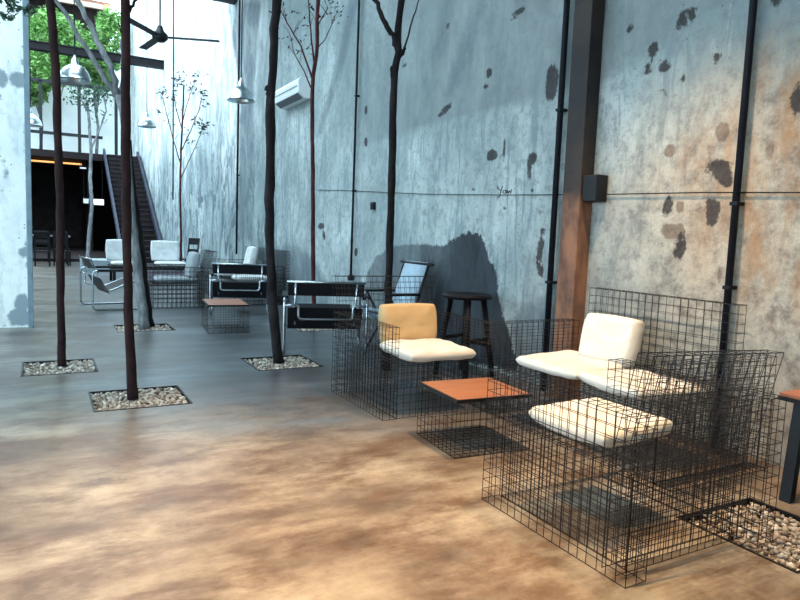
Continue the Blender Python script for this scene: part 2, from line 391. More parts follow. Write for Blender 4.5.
def pier():
    # pale plaster pier on the left, its lower corner broken open
    t = NT('white_plaster')
    v = t.coord(); c = t.ramp(t.noise(v, 1.1, 6, .6), [(.3,(.70,.77,.78)),(.6,(.86,.90,.90))])
    c = t.mix(t.ramp(t.noise(t.coord((1,1,.4)), 5, 8, .7), [(.36,.5),(.5,0.0)]), c, (.38,.46,.49))
    vo = t.n('ShaderNodeTexVoronoi'); vo.inputs['Scale'].default_value = 12; t.l(v, vo.inputs['Vector'])
    c = t.mix(t.math('MULTIPLY', t.ramp(vo.outputs['Distance'], [(.09,1.0),(.12,0.0)]), t.ramp(t.noise(v, 2, 2), [(.5,0.0),(.55,1.0)])), c, (.2,.25,.28))
    x = t.math('ADD', t.attr('sd'), t.math('MULTIPLY', t.math('SUBTRACT', t.noise(v, 9, 6, .7), .5), .12))
    c = t.mix(t.ramp(t.math('ADD', t.math('MULTIPLY', x, 40), .5), [(0.0,0.0),(1.0,.9)]), c, (.19,.26,.30))
    t.col(c).rough(.85).bump(t.noise(v, 12, 6), .4, .02)
    xs = np.concatenate([np.arange(-7, -1, .5), np.arange(-1, -.1, .03), [-.10]]); zs = np.concatenate([np.arange(0, 6.6, .04), [6.6]])
    X, Z = np.meshgrid(xs, zs, indexing='ij'); nx, nz = X.shape; Yf = 9.18
    V = np.stack([X.ravel(), np.full(X.size, Yf), Z.ravel()], 1).tolist(); idx = np.arange(X.size).reshape(nx, nz)
    F = np.stack([idx[:-1,:-1].ravel(), idx[1:,:-1].ravel(), idx[1:,1:].ravel(), idx[:-1,1:].ravel()], 1).tolist()
    sd = np.full(X.shape, -9.0)
    for px, py, rw, rh in [(1,77,6,9),(18,80,9,8),(26,64,5,4),(24,48,2,2),(0,97,2,2),(24,252,6,5),(20,317,13,9),(22,304,7,9),(28,148,3,28),(30,250,4,22),(6,174,2,3),(4,161,3,3)]:
        p = at(px, py, 1, Yf); a, b = p.x, p.z; sx = at(px+1, py, 1, Yf).x-a; sz = b-at(px, py+1, 1, Yf).z
        sd = np.maximum(sd, (1-np.hypot((X-a)/sx/rw, (Z-b)/sz/rh))*min(rw*sx, rh*sz))
    b = len(V); e = idx[-1]
    V += [(-.10, Yf+.5, z) for z in zs]; 
    F += [(int(e[i]), b+i, b+i+1, int(e[i+1])) for i in range(nz-1)]
    b2 = len(V); V += [(-.10,Yf+.5,0),(-7,Yf+.5,0),(-7,Yf+.5,6.6),(-.10,Yf+.5,6.6)]; F.append((b2,b2+1,b2+2,b2+3))
    me = bpy.data.meshes.new('wall_left'); me.from_pydata(V, [], F); me.materials.append(t.m)
    a = me.attributes.new('sd', 'FLOAT', 'POINT'); a.data.foreach_set('value', np.concatenate([np.clip(sd,-2,2).ravel(), np.full(len(V)-X.size, -1.0)]).astype(np.float32))
    o = bpy.data.objects.new('wall_left', me); COL.objects.link(o); tag(o, kind='structure')
pier()
mb = MB(); mb.box(-.155,-.095,9.10,9.18,0,6.6); tag(mb.build('trim_1', simple('blue_grey_edge', (.17,.24,.29), .7, 0, 8, .2), bevel=.006), kind='structure')
def shell(name, b, mat):
    mb = MB(); mb.box(*b); return tag(mb.build(name, mat), kind='structure')
shell('wall_back', (-7, WX+.3, -5.2, -5.0, 0, 6.6), PL)
# side wall of the near hall with two tall door openings to the yard on its left
mb = MB()
for y0, y1, z0, z1 in [(-5,-3.5,0,6.6),(-3.5,1.2,4.2,6.6),(1.2,2.4,0,6.6),(2.4,8.0,4.2,6.6),(8.0,9.18,0,6.6),(9.68,31,0,6.6)]:
    mb.box(-7.2,-7,y0,y1,z0,z1)
tag(mb.build('wall_side', PL), kind='structure')
# roof slab over the near part; beyond it the roof is open. Two long skylights
mb = MB()
for x0, x1, y0, y1 in [(-7.2,-4.2,-5.2,14.5),(-4.2,1.6,-5.2,6.6),(-4.2,1.6,12.5,14.5),(1.6,WX+.3,-5.2,14.5)]:
    mb.box(x0,x1,y0,y1,6.6,6.8)
tag(mb.build('ceiling', M['ceiling']), kind='structure')
# daylight through the door openings, plus an added fill for the pier
area('daylight_doors', (-7.0,5.2,2.1), (0,5.6,1.8), 5.4, 4.0, 45, COOL)
wl_ = area('pier_fill_light', (-4.2,-4.9,3.2), (-1.2,9.2,1.6), 2.6, 2.2, 140, (.62,.87,1)); wl_.data.spread = math.radians(55)  # unseen area light added to brighten the pier; the back wall is solid
area('daylight_doors_near', (-7.0,-1.2,2.1), (-1,8,2.2), 4.4, 4.0, 12, COOL)

# ------------------------------------------------------------------ far end: beams, upper floor, stair, courtyard window
def beam(name, y, z0, z1, label, x0=-7.0, x1=WX, d=.12):
    mb = MB(); mb.box(x0, x1, y-d, y+d, z0, z1); mb.box(x0, x1, y-d-.05, y+d+.05, z0-.03, z0); mb.box(x0, x1, y-d-.05, y+d+.05, z1, z1+.03)
    return tag(mb.build(name, M['beam']), label, 'beam')
beam('roof_beam', 25, 6.90, 7.10, 'dark horizontal beam crossing in front of the green tree crowns')
beam('roof_beam', 15.1, 6.36, 6.60, 'dark roof beam at the top edge above the ceiling fan', d=.1)
MY = 31.0; MZ = 4.28
mb = MB(); mb.box(-7,WX,MY,46,MZ-.28,MZ); tag(mb.build('floor_upper', M['darkroom']), kind='structure')
shell('wall_far', (-7,WX+.3,38,38.2,0,MZ-.28), M['darkroom'])
mb = MB(); mb.box(-7.2,-7,31,46,0,12); tag(mb.build('wall_far_side', M['screed']), kind='structure')
mb = MB(); mb.box(1.9,2.05,32.5,38,0,MZ-.28); tag(mb.build('wall_inner', M['darkroom']), kind='structure')
shell('wall_courtyard', (-7,WX+.3,36.8,37.0,MZ,8.1), M['screed'])
# posts and rails of the glazed courtyard screen
wf = bpy.data.objects.new('window_1', None); COL.objects.link(wf); wf.location = (0,MY,MZ); tag(wf, kind='structure')
for x, hh in ((.05,2.75),(1.47,2.75),(2.89,2.75),(-1.5,2.75),(-3,2.75)):
    mb = MB(); mb.box(x-.06,x+.06,-.06,.06,0,hh); mb.build('window_post', M['blackmetal'], wf)
mb = MB(); mb.box(-7,2.95,-.06,.06,2.70,2.82); mb.build('top_rail', M['blackmetal'], wf)
mb = MB(); mb.box(-7,2.35,-.12,-.04,.62,.74); mb.build('handrail', M['blackmetal'], wf)
# stair against the right wall
mb = MB(); mb.box(-7,2.36,24.6,37.9,0,.10); tag(mb.build('floor_shade_sheet', M['darkroom']), kind='structure')  # dark sheet added to imitate the shade on the far floor
st = empty('staircase', (0,0,0), 'dark timber staircase climbing against the right wall at the far end', 'staircase')
NS = 22; y0s, y1s = 24.2, MY
treads = MB(); ris = MB()
for i in range(NS):
    y = y0s+(y1s-y0s)*i/NS; z = MZ*(i+1)/NS; xl = 2.52
    tr = MB(); tr.box(xl,WX-.14,y,y+(y1s-y0s)/NS+.04,z-.05,z); tr.build('tread', simple('tread_wood',(.03,.024,.03),.6,0,6,.3) if i==0 else TR, st) if i else None
    if i == 0:
        TR = simple('tread_timber', (.03,.024,.03), .6, 0, 6, .3); tr.build('tread', TR, st)
    ris.box(xl,WX-.14,y+.03,y+.05,z-MZ/NS,z-.05)
ris.build('risers', M['darkroom'], st)
sl = MZ/(y1s-y0s)
for x in (2.42, WX-.12):
    mb = MB(); a = Vector((x,y0s-.3,.35)); b = Vector((x,y1s+.2,MZ+.42))
    d = (b-a); n = Vector((0,-d.z,d.y)).normalized()*.11
    mb.obox((a+b)/2-Vector((0,0,.25)), (.045,0,0), d/2, n); mb.build('stringer', simple('stringer_paint', (.045,.05,.075), .5, 0, 5, .2), st)
mb = MB(); mb.box(-1.0,1.9,32.3,32.36,MZ-.62,MZ-.5)
# foliage
def leaves_mb(centres, n, size, seed, spread=1.0):
    rnd = random.Random(seed); mb = MB()
    for _ in range(n):
        c, r = rnd.choice(centres)
        u = Vector((rnd.gauss(0,1),rnd.gauss(0,1),rnd.gauss(0,1))).normalized()*r*rnd.random()**.45
        p = Vector(c)+Vector((u.x,u.y,u.z*.8)); s = size*rnd.uniform(.6,1.3)
        a = Vector((rnd.gauss(0,1),rnd.gauss(0,1),rnd.gauss(0,.6))).normalized(); b = a.cross(Vector((rnd.gauss(0,1),rnd.gauss(0,1),rnd.gauss(0,1)))).normalized()
        k = a.cross(b)*s*.12
        mb.add([p-a*s, p-a*s*.2+b*s*.38+k, p+a*s, p-a*s*.2-b*s*.38+k], [(0,1,2),(0,2,3)])
    return mb
def tree(name, label, Y, trunk, base_r, top_r, mat, branches=(), group=None, ext=None, n=10, jag=.08, leaves=None, leafmat=None, X=None, twigs=0, seed=1):
    """trunk: photo path at depth Y (or on plane X)"""
    ax, val = (1, Y) if X is None else (0, X)
    rnd = random.Random(seed)
    pts = [at(x, y, ax, val) for x, y in trunk]; 
    if ext: pts.append(pts[-1]+Vector(ext))
    pts[0].z = min(pts[0].z, 0) if pts[0].z < .3 else pts[0].z
    dense = []
    for i in range(len(pts)-1):
        k = max(2, int((pts[i+1]-pts[i]).length/.12))
        for j in range(k): dense.append(pts[i].lerp(pts[i+1], j/k))
    dense.append(pts[-1]); N = len(dense)
    sm = [dense[0]]+[(dense[i-1]+dense[i]*2+dense[i+1])/4+Vector((rnd.uniform(-1,1),rnd.uniform(-1,1),0))*base_r*.10 for i in range(1,N-1)]+[dense[-1]]
    base = Vector((sm[0].x, sm[0].y, sm[0].z))
    e = empty(name, base, label, 'tree', group=group)
    def rr(i): 
        t_ = i/(N-1); return (base_r*(1-t_)+top_r*t_)*(1+.22*math.exp(-i*.9))*(1+rnd.uniform(-.05,.05))
    mb = MB(); mb.tube([p-base for p in sm], [rr(i) for i in range(N)], n, jag); mb.build('trunk', mat, e, smooth=True)
    tips = []
    for br in branches:
        path, r1, r2 = br[:3]; dy = br[3] if len(br) > 3 else 0
        P = [at(x, y, ax, val) for x, y in path]
        k_ = len(P)-1; P = [p + (P[-1]-P[0]).cross(Vector((0,0,1)))*0 + (Vector((0,dy,0)) if ax==1 else Vector((dy,0,0)))*(i/k_) for i, p in enumerate(P)]
        D = []
        for i in range(len(P)-1):
            for j in range(4): D.append(P[i].lerp(P[i+1], j/4)+Vector((rnd.uniform(-1,1),rnd.uniform(-1,1),rnd.uniform(-1,1)))*r1*(.5 if (i or j) else 0))
        D.append(P[-1]); n2 = len(D)
        mb = MB(); mb.tube([p-base for p in D], [r1+(r2-r1)*i/(n2-1) for i in range(n2)], 6, jag)
        for _ in range(twigs):
            q = D[rnd.randrange(n2//3, n2)]; dvec = Vector((rnd.uniform(-1,1),rnd.uniform(-.6,.6),rnd.uniform(.2,1.2))).normalized()*rnd.uniform(.12,.4)
            mb.tube([q-base, q+dvec*.5-base+Vector((0,0,.02)), q+dvec-base], [r2*.9, r2*.7, r2*.4], 4); tips.append(q+dvec)
        mb.build('branch', mat, e, smooth=True); tips.append(D[-1])
    if leaves:
        cs = [(tuple(Vector(c)-base), r) for c, r in leaves[0]] if leaves[0] else [(tuple(p-base), leaves[3]) for p in tips]
        leaves_mb(cs, leaves[1], leaves[2], seed).build('foliage', leafmat, e)
    return e
G = None
tree('young_tree', 'straight thin red-brown trunk in the gravel square nearest the left pier', 6.63, [(62,366),(60.5,300),(60,200),(57,100),(53,30),(49,0)], .034,.034, M['bark_red'], [([(50,8),(46,-20),(40,-60)], .02,.01)], ext=(0,0,1.5))
tree('young_tree', 'straight red-brown trunk in the nearest left gravel square', 5.18, [(133,399),(129,330),(127,250),(126,150),(126,50),(125,0)], .035,.029, M['bark_red'],
     [([(127,12),(133,5),(139,-6)], .014,.008), ([(126,45),(121,32),(118,20)], .006,.003)], ext=(0,0,1.5))
tree('young_tree', 'dark knobbly trunk in gravel between the two leather and chrome chairs', 6.17, [(279,363),(274,320),(270,260),(269,200),(271,150),(270,100),(273,70),(274,30),(277,0)], .047,.038, M['bark_dark'],
     [([(270,98),(267,90),(268,86)], .03,.014)], ext=(0,0,1.5), jag=.12)
tree('young_tree', 'pale grey leaning trunk forking high up behind the nearest red-brown trunk', 8.78, [(145,329),(140,290),(134,240),(130,200),(127,150),(123,110),(118,95)], .060,.045, M['bark_pale'],
     [([(118,95),(110,67),(92,30),(77,0),(60,-40)], .042,.026), ([(116,97),(102,71),(80,38),(57,0),(40,-30)], .035,.018), ([(119,96),(123,70),(121,40)], .02,.01)])
tree('young_tree', 'dark added stem imitating the shaded right side of the pale grey trunk', 8.95, [(149,327),(145,290),(141,250),(136,212),(131,170),(129,140)], .062,.03, M['bark_dark'])  # separate stem added as the shaded side of the pale trunk
tree('young_tree', 'slender rust-red tree in front of the air conditioner', 8.3, [(315,328),(313,278),(313,180),(312,110),(313,76),(318,45),(316,20),(319,0)], .030,.024, M['bark_rust'],
     [([(312,78),(303,45),(290,20),(283,0)], .014,.005,.2), ([(314,62),(309,35),(305,10),(303,-8)], .012,.005,-.2), ([(311,88),(307,70),(300,52),(298,30)], .010,.004,.3), ([(317,48),(325,40),(338,10)], .008,.003,0), ([(316,45),(318,25),(328,8)], .01,.005,0)],
     ext=(0,0,1.2), leaves=([], 110, .035, .22), leafmat=M['leaf_dry'], twigs=4, seed=5)
tree('young_tree', 'tall dark forked trunk rising behind the honey coloured back cushion', 5.50, [(386,368),(388,300),(390,230),(392,180),(393,120),(394,70),(399,53),(397,30),(402,0)], .037,.031, M['bark_dark'],
     [([(398,50),(392,36),(384,18),(375,0),(368,-20)], .028,.018), ([(403,55),(408,36),(414,16),(419,0)], .010,.005), ([(399,57),(403,52),(405,47)], .02,.012), ([(393,78),(391,70),(392,66)], .018,.01)], ext=(0,0,1.2), jag=.12, seed=9)
tree('potted_tree', 'spindly pale-barked tree standing at the foot of the far stair', 26.0, [(88,257),(89,236),(92,205),(90,180),(91,150),(89,120),(87,100)], .075,.045, M['bark_pale'],
     [([(91,150),(99,130),(107,110),(104,92)], .035,.02,.3), ([(88,112),(83,103),(78,98)], .03,.015,-.2)], leaves=([], 300, .09, .5), leafmat=M['leaf_dark'], twigs=5, seed=3)
tree('young_tree', 'bare twiggy sapling against the far bright wall', 16.95, [(181,273),(181,230),(180,190),(181,150),(183,110),(184,85)], .035,.018, M['bark_rust'],
     [([(181,165),(174,140),(168,115),(163,90)], .014,.006,.2), ([(182,150),(192,125),(196,112),(198,99)], .014,.006,-.5), ([(182,130),(176,105),(175,85)], .012,.005,.2), ([(183,120),(190,95),(196,82)], .012,.005,.1), ([(181,178),(194,150),(203,128)], .012,.005,0)],
     leaves=([], 260, .055, .17), leafmat=M['leaf_dry'], twigs=6, seed=11)
# courtyard trees on the upper level
def cy(x, y, Y=33.5): return at(x, y, 1, Y)
cols = [((58,98),'leafy green tree left of the domed lamp beyond the dark beam',[((45,38),1.0),((62,30),.9),((50,62),.9),((75,55),.8),((48,22),.8),((60,72),.8)],21),
        ((96,100),'leafy green tree right of the domed lamp beyond the dark beam',[((95,60),.9),((105,40),.9),((112,22),.7),((108,60),.7),((84,75),.8),((100,80),.7)],22),
        ((40,100),'green tree half hidden behind the left pier beyond the beam',[((30,40),1.2),((25,60),1.2),((38,80),.7),((28,90),.9)],23)]
for (bx, by), lab, cr, sd_ in cols:
    Yt = 33.9+(sd_-22)*1.4
    b = at(bx, 148, 1, Yt); b.z = MZ
    e = empty('courtyard_tree', b, lab, 'tree')
    top = at(bx, 55, 1, Yt)
    mb = MB(); mb.tube([(0,0,0),(.1,0,1.5),(-.05,.1,2.8),tuple(top-b)], [.07,.06,.05,.03], 8); mb.build('trunk', M['bark_pale'], e, smooth=True)
    cs = [(at(x, y, 1, Yt)-b, r) for (x, y), r in cr]
    for c_, r_ in cs[:4]:
        mb = MB(); q = Vector((0,0,2.0)); mb.tube([q, (q+c_)/2+Vector((0,0,.2)), c_], [.04,.03,.012], 6); mb.build('branch', M['bark_pale'], e, smooth=True)
    leaves_mb([(tuple(c_), r_) for c_, r_ in cs], 4200, .13, sd_).build('foliage', M['leaf'], e)
# house eave behind the trees
ev = empty('neighbour_eave', (0,38.2,MZ), 'red-brown timber eave behind the green tree crowns', 'roof')
mb = MB(); z = at(80,3,1,38.2).z-MZ; mb.box(-7,3.3,-.4,2.5,z,z+.15); mb.build('eave_boards', M['rust_roof'], ev)
mb = MB(); mb.box(-7,3.3,-.5,-.38,z-.25,z-.02); mb.build('fascia', M['pale_trim'], ev)
mb = MB(); mb.box(-7,3.3,-.9,-.6,z+.25,z+.8); mb.build('upper_fascia', M['pale_trim'], ev)
mb = MB(); mb.box(-7,3.0,.6,.8,4.3,z); mb.build('dark_gable', M['darkroom'], ev)
mb = MB()
for x in (3.1,): mb.box(x-.12,x+.12,-.6,-.3,4.35,z)
mb.build('post', simple('orange_post', (.55,.33,.16), .7), ev)
# bits in the dark room
def neon(loc, sx, sz, label, col, stg, cat='lamp', name='strip_lamp'):
    m_ = bpy.data.materials.new('lit'); m_.use_nodes = True; b_ = m_.node_tree.nodes['Principled BSDF']
    b_.inputs['Emission Color'].default_value = col+(1,); b_.inputs['Emission Strength'].default_value = stg
    e = empty(name, loc, label, cat)
    mb = MB(); mb.box(-sx,sx,-.03,.0,-sz,sz); mb.build('diffuser', m_, e)
    mb = MB(); mb.box(-sx-.03,sx+.03,.0,.05,-sz-.03,sz+.03); mb.build('housing', M['blackmetal'], e)
    for q in (-.8,.8):
        mb = MB(); mb.tube([(q*sx,.025,sz),(q*sx,.025,MZ-.28-loc[2])], .01, 6); mb.build('hanger', M['blackmetal'], e)
neon((at(52,158.5,1,32.4).x,32.4,3.90), 1.15, .035, 'long warm strip lamp under the upper floor edge', (1,.45,.12), 1.6)
neon(tuple(at(97,202,1,31.6)), .27, .12, 'small white lit panel hanging in the dark room beside the pale trunk', (.9,.95,1), 1.5, 'sign', 'lit_panel')
neon(tuple(at(83,168,1,31.6)), .12, .03, 'tiny white ceiling lamp high in the dark room', (.8,.9,1), .7)
neon(tuple(at(86,201,1,31.9)), .10, .10, 'small dim square lamp left of the lit white panel', (.6,.75,.9), .35)

# ------------------------------------------------------------------ pipes, column, wall fittings
def pipe(Y, z0, z1, r, label, kinks=(), X=None, clips=(), name='wall_pipe'):
    X = X if X is not None else WX-r-.03
    e = empty(name, (X,Y,z0), label, 'pipe')
    pts = [(0,0,0),(0,0,z1-z0)]
    mb = MB(); mb.tube([Vector(p) for p in pts], r, 12); mb.build('pipe', M['pipe'], e, smooth=True)
    for z in clips:
        mb = MB(); mb.box(-r-.004,WX-X,-r-.004,r+.004,z-z0-.012,z-z0+.012); mb.build('bracket', M['pipe'], e, bevel=.004)
    return e
pipe(2.612, 0, 6.6, .023, 'thick dark pipe running down the beige wall behind the sofa', clips=(1.58,1.05,3.0))
pipe(4.27, 0, 6.6, .026, 'dark pipe on the wall just left of the rusty steel column', clips=(.95,2.4,3.4))
pipe(8.41, .70, 6.6, .016, 'thin black conduit ending above the leather chair', clips=(1.9,3.2))
mb = MB(); mb.lathe([(.035,-.06),(.045,-.05),(.045,0),(.02,.03)], n=14, caps=True)
tag(mb.build('pendant_socket', M['blackmetal'], loc=(WX-.046,8.41,.70), smooth=True), 'small black socket at the bottom of the thin conduit', 'socket')
pipe(14.6, .75, 6.6, .022, 'grey conduit down the wall behind the right domed lamp', clips=(2.5,4.5))
pipe(22.7, 2.2, 8.6, .022, 'thin grey conduit high on the far bright wall', clips=(5.5,))
# rusty column
t = NT('rusty_column'); v = t.coord(); 
cc = t.mix(t.ramp(t.noise(v, 3, 6, .6), [(.4,0.0),(.55,1.0)]), (.018,.016,.019), (.034,.025,.023))
zz = t.n('ShaderNodeSeparateXYZ'); t.l(v, zz.inputs[0])
lo = t.math('ADD', zz.outputs['Z'], t.math('MULTIPLY', t.noise(t.coord((3,3,1)), 1.5, 6), .5))
cc = t.mix(t.ramp(t.math('MULTIPLY', lo, .4), [(.72,1.0),(.78,0.0)]), cc, t.ramp(t.noise(t.coord((1,1,.5)), 7, 6), [(.35,(.10,.055,.04)),(.6,(.27,.13,.075))]))
t.col(cc).rough(.75).bump(t.noise(v, 20, 5), .3, .01); M['column'] = t.m
col = empty('steel_column', (WX-.07,3.99,0), 'dark rusty steel column standing against the wall, brown low down', 'column')
mb = MB(); mb.box(-.07,.065,-.10,.10,.02,6.6); mb.build('shaft', M['column'], col, bevel=.006)
mb = MB(); mb.box(-.09,.065,-.14,.14,0,.02); mb.build('base_plate', M['column'], col)
jb = empty('junction_box', (WX-.10,3.79,1.72), 'black electrical box beside the rusty steel column', 'box')
mb = MB(); mb.box(-.02,.09,-.06,.09,-.10,.11); mb.build('case', M['blackmetal'], jb, bevel=.01)
mb = MB(); mb.box(-.03,-.02,-.055,.085,-.095,.105); mb.build('cover', M['blackmetal'], jb, bevel=.004)
# thin cable along the wall
pts = [at(x, y, 0, WX-.012) for x, y in [(318,190),(345,190.5),(420,194),(500,195),(600,194.5),(700,192.5),(800,192.5),(900,192)]]
mb = MB(); mb.tube(pts, .004, 6); tag(mb.build('wall_cable', M['pipe']), 'thin dark cable strung level along the plaster wall', 'cable')
sb = empty('switch_box', tuple(at(373,206,0,WX-.02)), 'small dark switch on the wall right of the black conduit', 'switch')
mb = MB(); mb.box(-.02,.018,-.05,.05,-.05,.05); mb.build('plate', M['blackmetal'], sb, bevel=.004)
mb = MB(); mb.box(-.028,-.02,-.015,.015,-.02,.02); mb.build('rocker', M['blackmetal'], sb)
# scrawled signature painted on the wall
pa = simple('scrawl_paint', (.03,.035,.05), .8)
mb = MB()
for s_ in [[(497.5,187),(499,190),(501.5,190.5),(503,186)],[(501.5,190),(500,196),(498,198)],[(506,190.5),(503.5,191),(503.3,193.5),(505.5,193.5),(506.5,190.5),(507,193.6)],[(507,193.6),(508.2,190.8),(508.8,193.5),(510,190.8),(510.8,193.3),(512.2,189.5)]]:
    mb.tube([at(x-.3, y-.3, 0, WX-.003) for x, y in s_], .0045, 5)
tag(mb.build('wall_scrawl', pa), 'small handwritten scrawl on the teal wall left of the pipes', 'writing')
# split air conditioner
ac = empty('air_conditioner', (WX-.002,10.85,3.62), 'white split air conditioner high on the wall behind the slender tree', 'air conditioner')
prof = [(0,-.16),(-.13,-.16),(-.23,-.08),(-.24,.10),(-.20,.16),(0,.16)]
mb = MB(); L = .62
mb.add([(x,-L,z) for x,z in prof]+[(x,L,z) for x,z in prof], [tuple(range(6)), tuple(range(11,5,-1))]+[(i,i+6,(i+1)%6+6,(i+1)%6) for i in range(6)])
mb.build('casing', M['white'], ac, bevel=.012)
mb = MB(); mb.obox((-.185,0,-.125), (.045,0,-.036), (0,L*.9,0), (.003,0,.004)); mb.build('louvre', simple('grey_louvre', (.10,.12,.14), .5), ac)
mb = MB(); mb.box(-.246,-.241,-L*.93,L*.93,.02,.03); mb.build('grille', simple('grey_louvre', (.2,.22,.25), .5), ac)

# pendant lamps
def pendant(x, y, Y, diam, label, topz=6.6):
    p = at(x, y, 1, Y)
    e = empty('pendant_lamp', p, label, 'lamp', group='domed metal pendant lamps')
    R = diam/2
    prof = [(R*1.04,-R*.42),(R*1.0,-R*.40),(R*.97,-R*.2),(R*.86,.10*R),(R*.66,R*.38),(R*.40,R*.55),(R*.24,R*.62),(R*.2,R*.95),(R*.10,R*1.1),(.012,R*1.25)]
    inn = [(r_-.006 if r_>.02 else r_, z-.008) for r_, z in prof[::-1][3:]]
    mb = MB(); mb.lathe(prof); mb.lathe(inn); mb.build('shade', M['steel'], e, smooth=True)
    mb = MB(); mb.lathe([(.001,-R*.22),(.03,-R*.2),(.045,-R*.05),(.03,R*.15),(.02,R*.5)], n=14); mb.build('bulb', M['white'], e, smooth=True)
    mb = MB(); mb.tube([(0,0,R*1.2),(0,0,topz-p.z)], .008, 6); mb.build('cord', M['pipe'], e)
    return e
pendant(75,74,9.6,.38,'domed metal pendant lamp hanging before the green foliage')
pendant(241,95,9.9,.40,'domed metal pendant lamp left of the air conditioner')
pendant(147,123,15.1,.36,'small distant domed lamp left of the bare sapling', 6.4)
pendant(31,121,15.1,.40,'domed lamp barely showing past the left pier edge', 6.4)
# ceiling fan
p = at(160,37,1,9.3); fan = empty('ceiling_fan', p, 'black three-blade ceiling fan hanging in front of the bright wall', 'fan')
mb = MB(); mb.lathe([(.001,-.07),(.06,-.06),(.10,-.02),(.10,.03),(.05,.08),(.03,.14)], n=20); mb.build('motor_housing', M['blackmetal'], fan, smooth=True)
mb = MB(); mb.tube([(0,0,.1),(0,0,6.6-p.z)], .012, 8); mb.build('downrod', M['blackmetal'], fan)
for a in (-22, 99, 230):
    ca, sa = math.cos(math.radians(a)), math.sin(math.radians(a)); u = Vector((ca,sa,0)); v_ = Vector((-sa,ca,.08)).normalized()
    mb = MB(); mb.obox(u*.42, u*.34, v_*.055, Vector((0,0,.006))); mb.obox(u*.12+Vector((0,0,0)), u*.06, v_*.025, Vector((0,0,.008))); mb.build('blade', M['blackmetal'], fan, bevel=.01)

# ------------------------------------------------------------------ gravel
def gravel(i, label, size, sp):
    x0,x1,y0,y1 = PITS[i]; rnd = random.Random(i+40)
    e = MB()
    cx, cy_ = (x0+x1)/2, (y0+y1)/2; hx, hy = (x1-x0)/2, (y1-y0)/2; th = .012
    for b in [(-hx,hx,-hy,-hy+th),(-hx,hx,hy-th,hy),(-hx,-hx+th,-hy+th,hy-th),(hx-th,hx,-hy+th,hy-th)]: e.box(*b,-.07,.004)
    tag(e.build('pit_edging', M['blackmetal'], loc=(cx,cy_,0)), 'dark steel edging around '+label[1], 'edging')
    s = MB(); s.box(-hx+th,hx-th,-hy+th,hy-th,-.075,-.03)
    mb = MB(); t_ = (1+5**.5)/2
    ico = [Vector(v).normalized() for v in [(-1,t_,0),(1,t_,0),(-1,-t_,0),(1,-t_,0),(0,-1,t_),(0,1,t_),(0,-1,-t_),(0,1,-t_),(t_,0,-1),(t_,0,1),(-t_,0,-1),(-t_,0,1)]]
    icf = [(0,11,5),(0,5,1),(0,1,7),(0,7,10),(0,10,11),(1,5,9),(5,11,4),(11,10,2),(10,7,6),(7,1,8),(3,9,4),(3,4,2),(3,2,6),(3,6,8),(3,8,9),(4,9,5),(2,4,11),(6,2,10),(8,6,7),(9,8,1)]
    nx, ny = int((2*hx-.03)/sp), int((2*hy-.03)/sp)
    for layer in (0, 1):
        for a in range(nx+1):
            for b in range(ny+1):
                if layer and rnd.random() < .35: continue
                px = -hx+.018+a*sp+rnd.uniform(-.4,.4)*sp; py = -hy+.018+b*sp+rnd.uniform(-.4,.4)*sp
                px = max(-hx+.02, min(hx-.02, px)); py = max(-hy+.02, min(hy-.02, py))
                r = size*rnd.uniform(.6,1.25); R = Matrix.Rotation(rnd.uniform(0,6.28),3,'Z') @ Matrix.Rotation(rnd.uniform(-.6,.6),3,'X')
                S = Vector((r*rnd.uniform(1,1.5), r, r*rnd.uniform(.55,.8)))
                mb.add([R @ Vector((v.x*S.x*rnd.uniform(.88,1.1), v.y*S.y*rnd.uniform(.88,1.1), v.z*S.z)) + Vector((px,py,-.032+layer*.018+rnd.uniform(-.004,.006))) for v in ico], icf, min(1,max(0,rnd.gauss(.5,.25))))
    o = mb.build('gravel_bed', M['gravel'], loc=(cx,cy_,0), smooth=True, attr='tint'); tag(o, label[0], 'gravel', kind='stuff')
    s.build('soil', M['soil'], o)
gravel(0, ('square of loose pebbles around the nearest left red-brown trunk','the nearest left gravel square'), .015, .027)
gravel(1, ('square of loose pebbles around the trunk nearest the left pier','the gravel square nearest the left pier'), .015, .028)
gravel(2, ('square of loose pebbles around the dark knobbly trunk','the gravel square between the leather chairs'), .015, .028)
gravel(3, ('square of white pebbles around the pale forked trunk','the gravel square of the pale forked trunk'), .017, .033)
gravel(4, ('strip of white pebbles seen under the near leather chair','the gravel square behind the near leather chair'), .017, .033)
gravel(5, ('large patch of tan pebbles beside the nearest wire armchair','the gravel square at the lower right'), .014, .024)

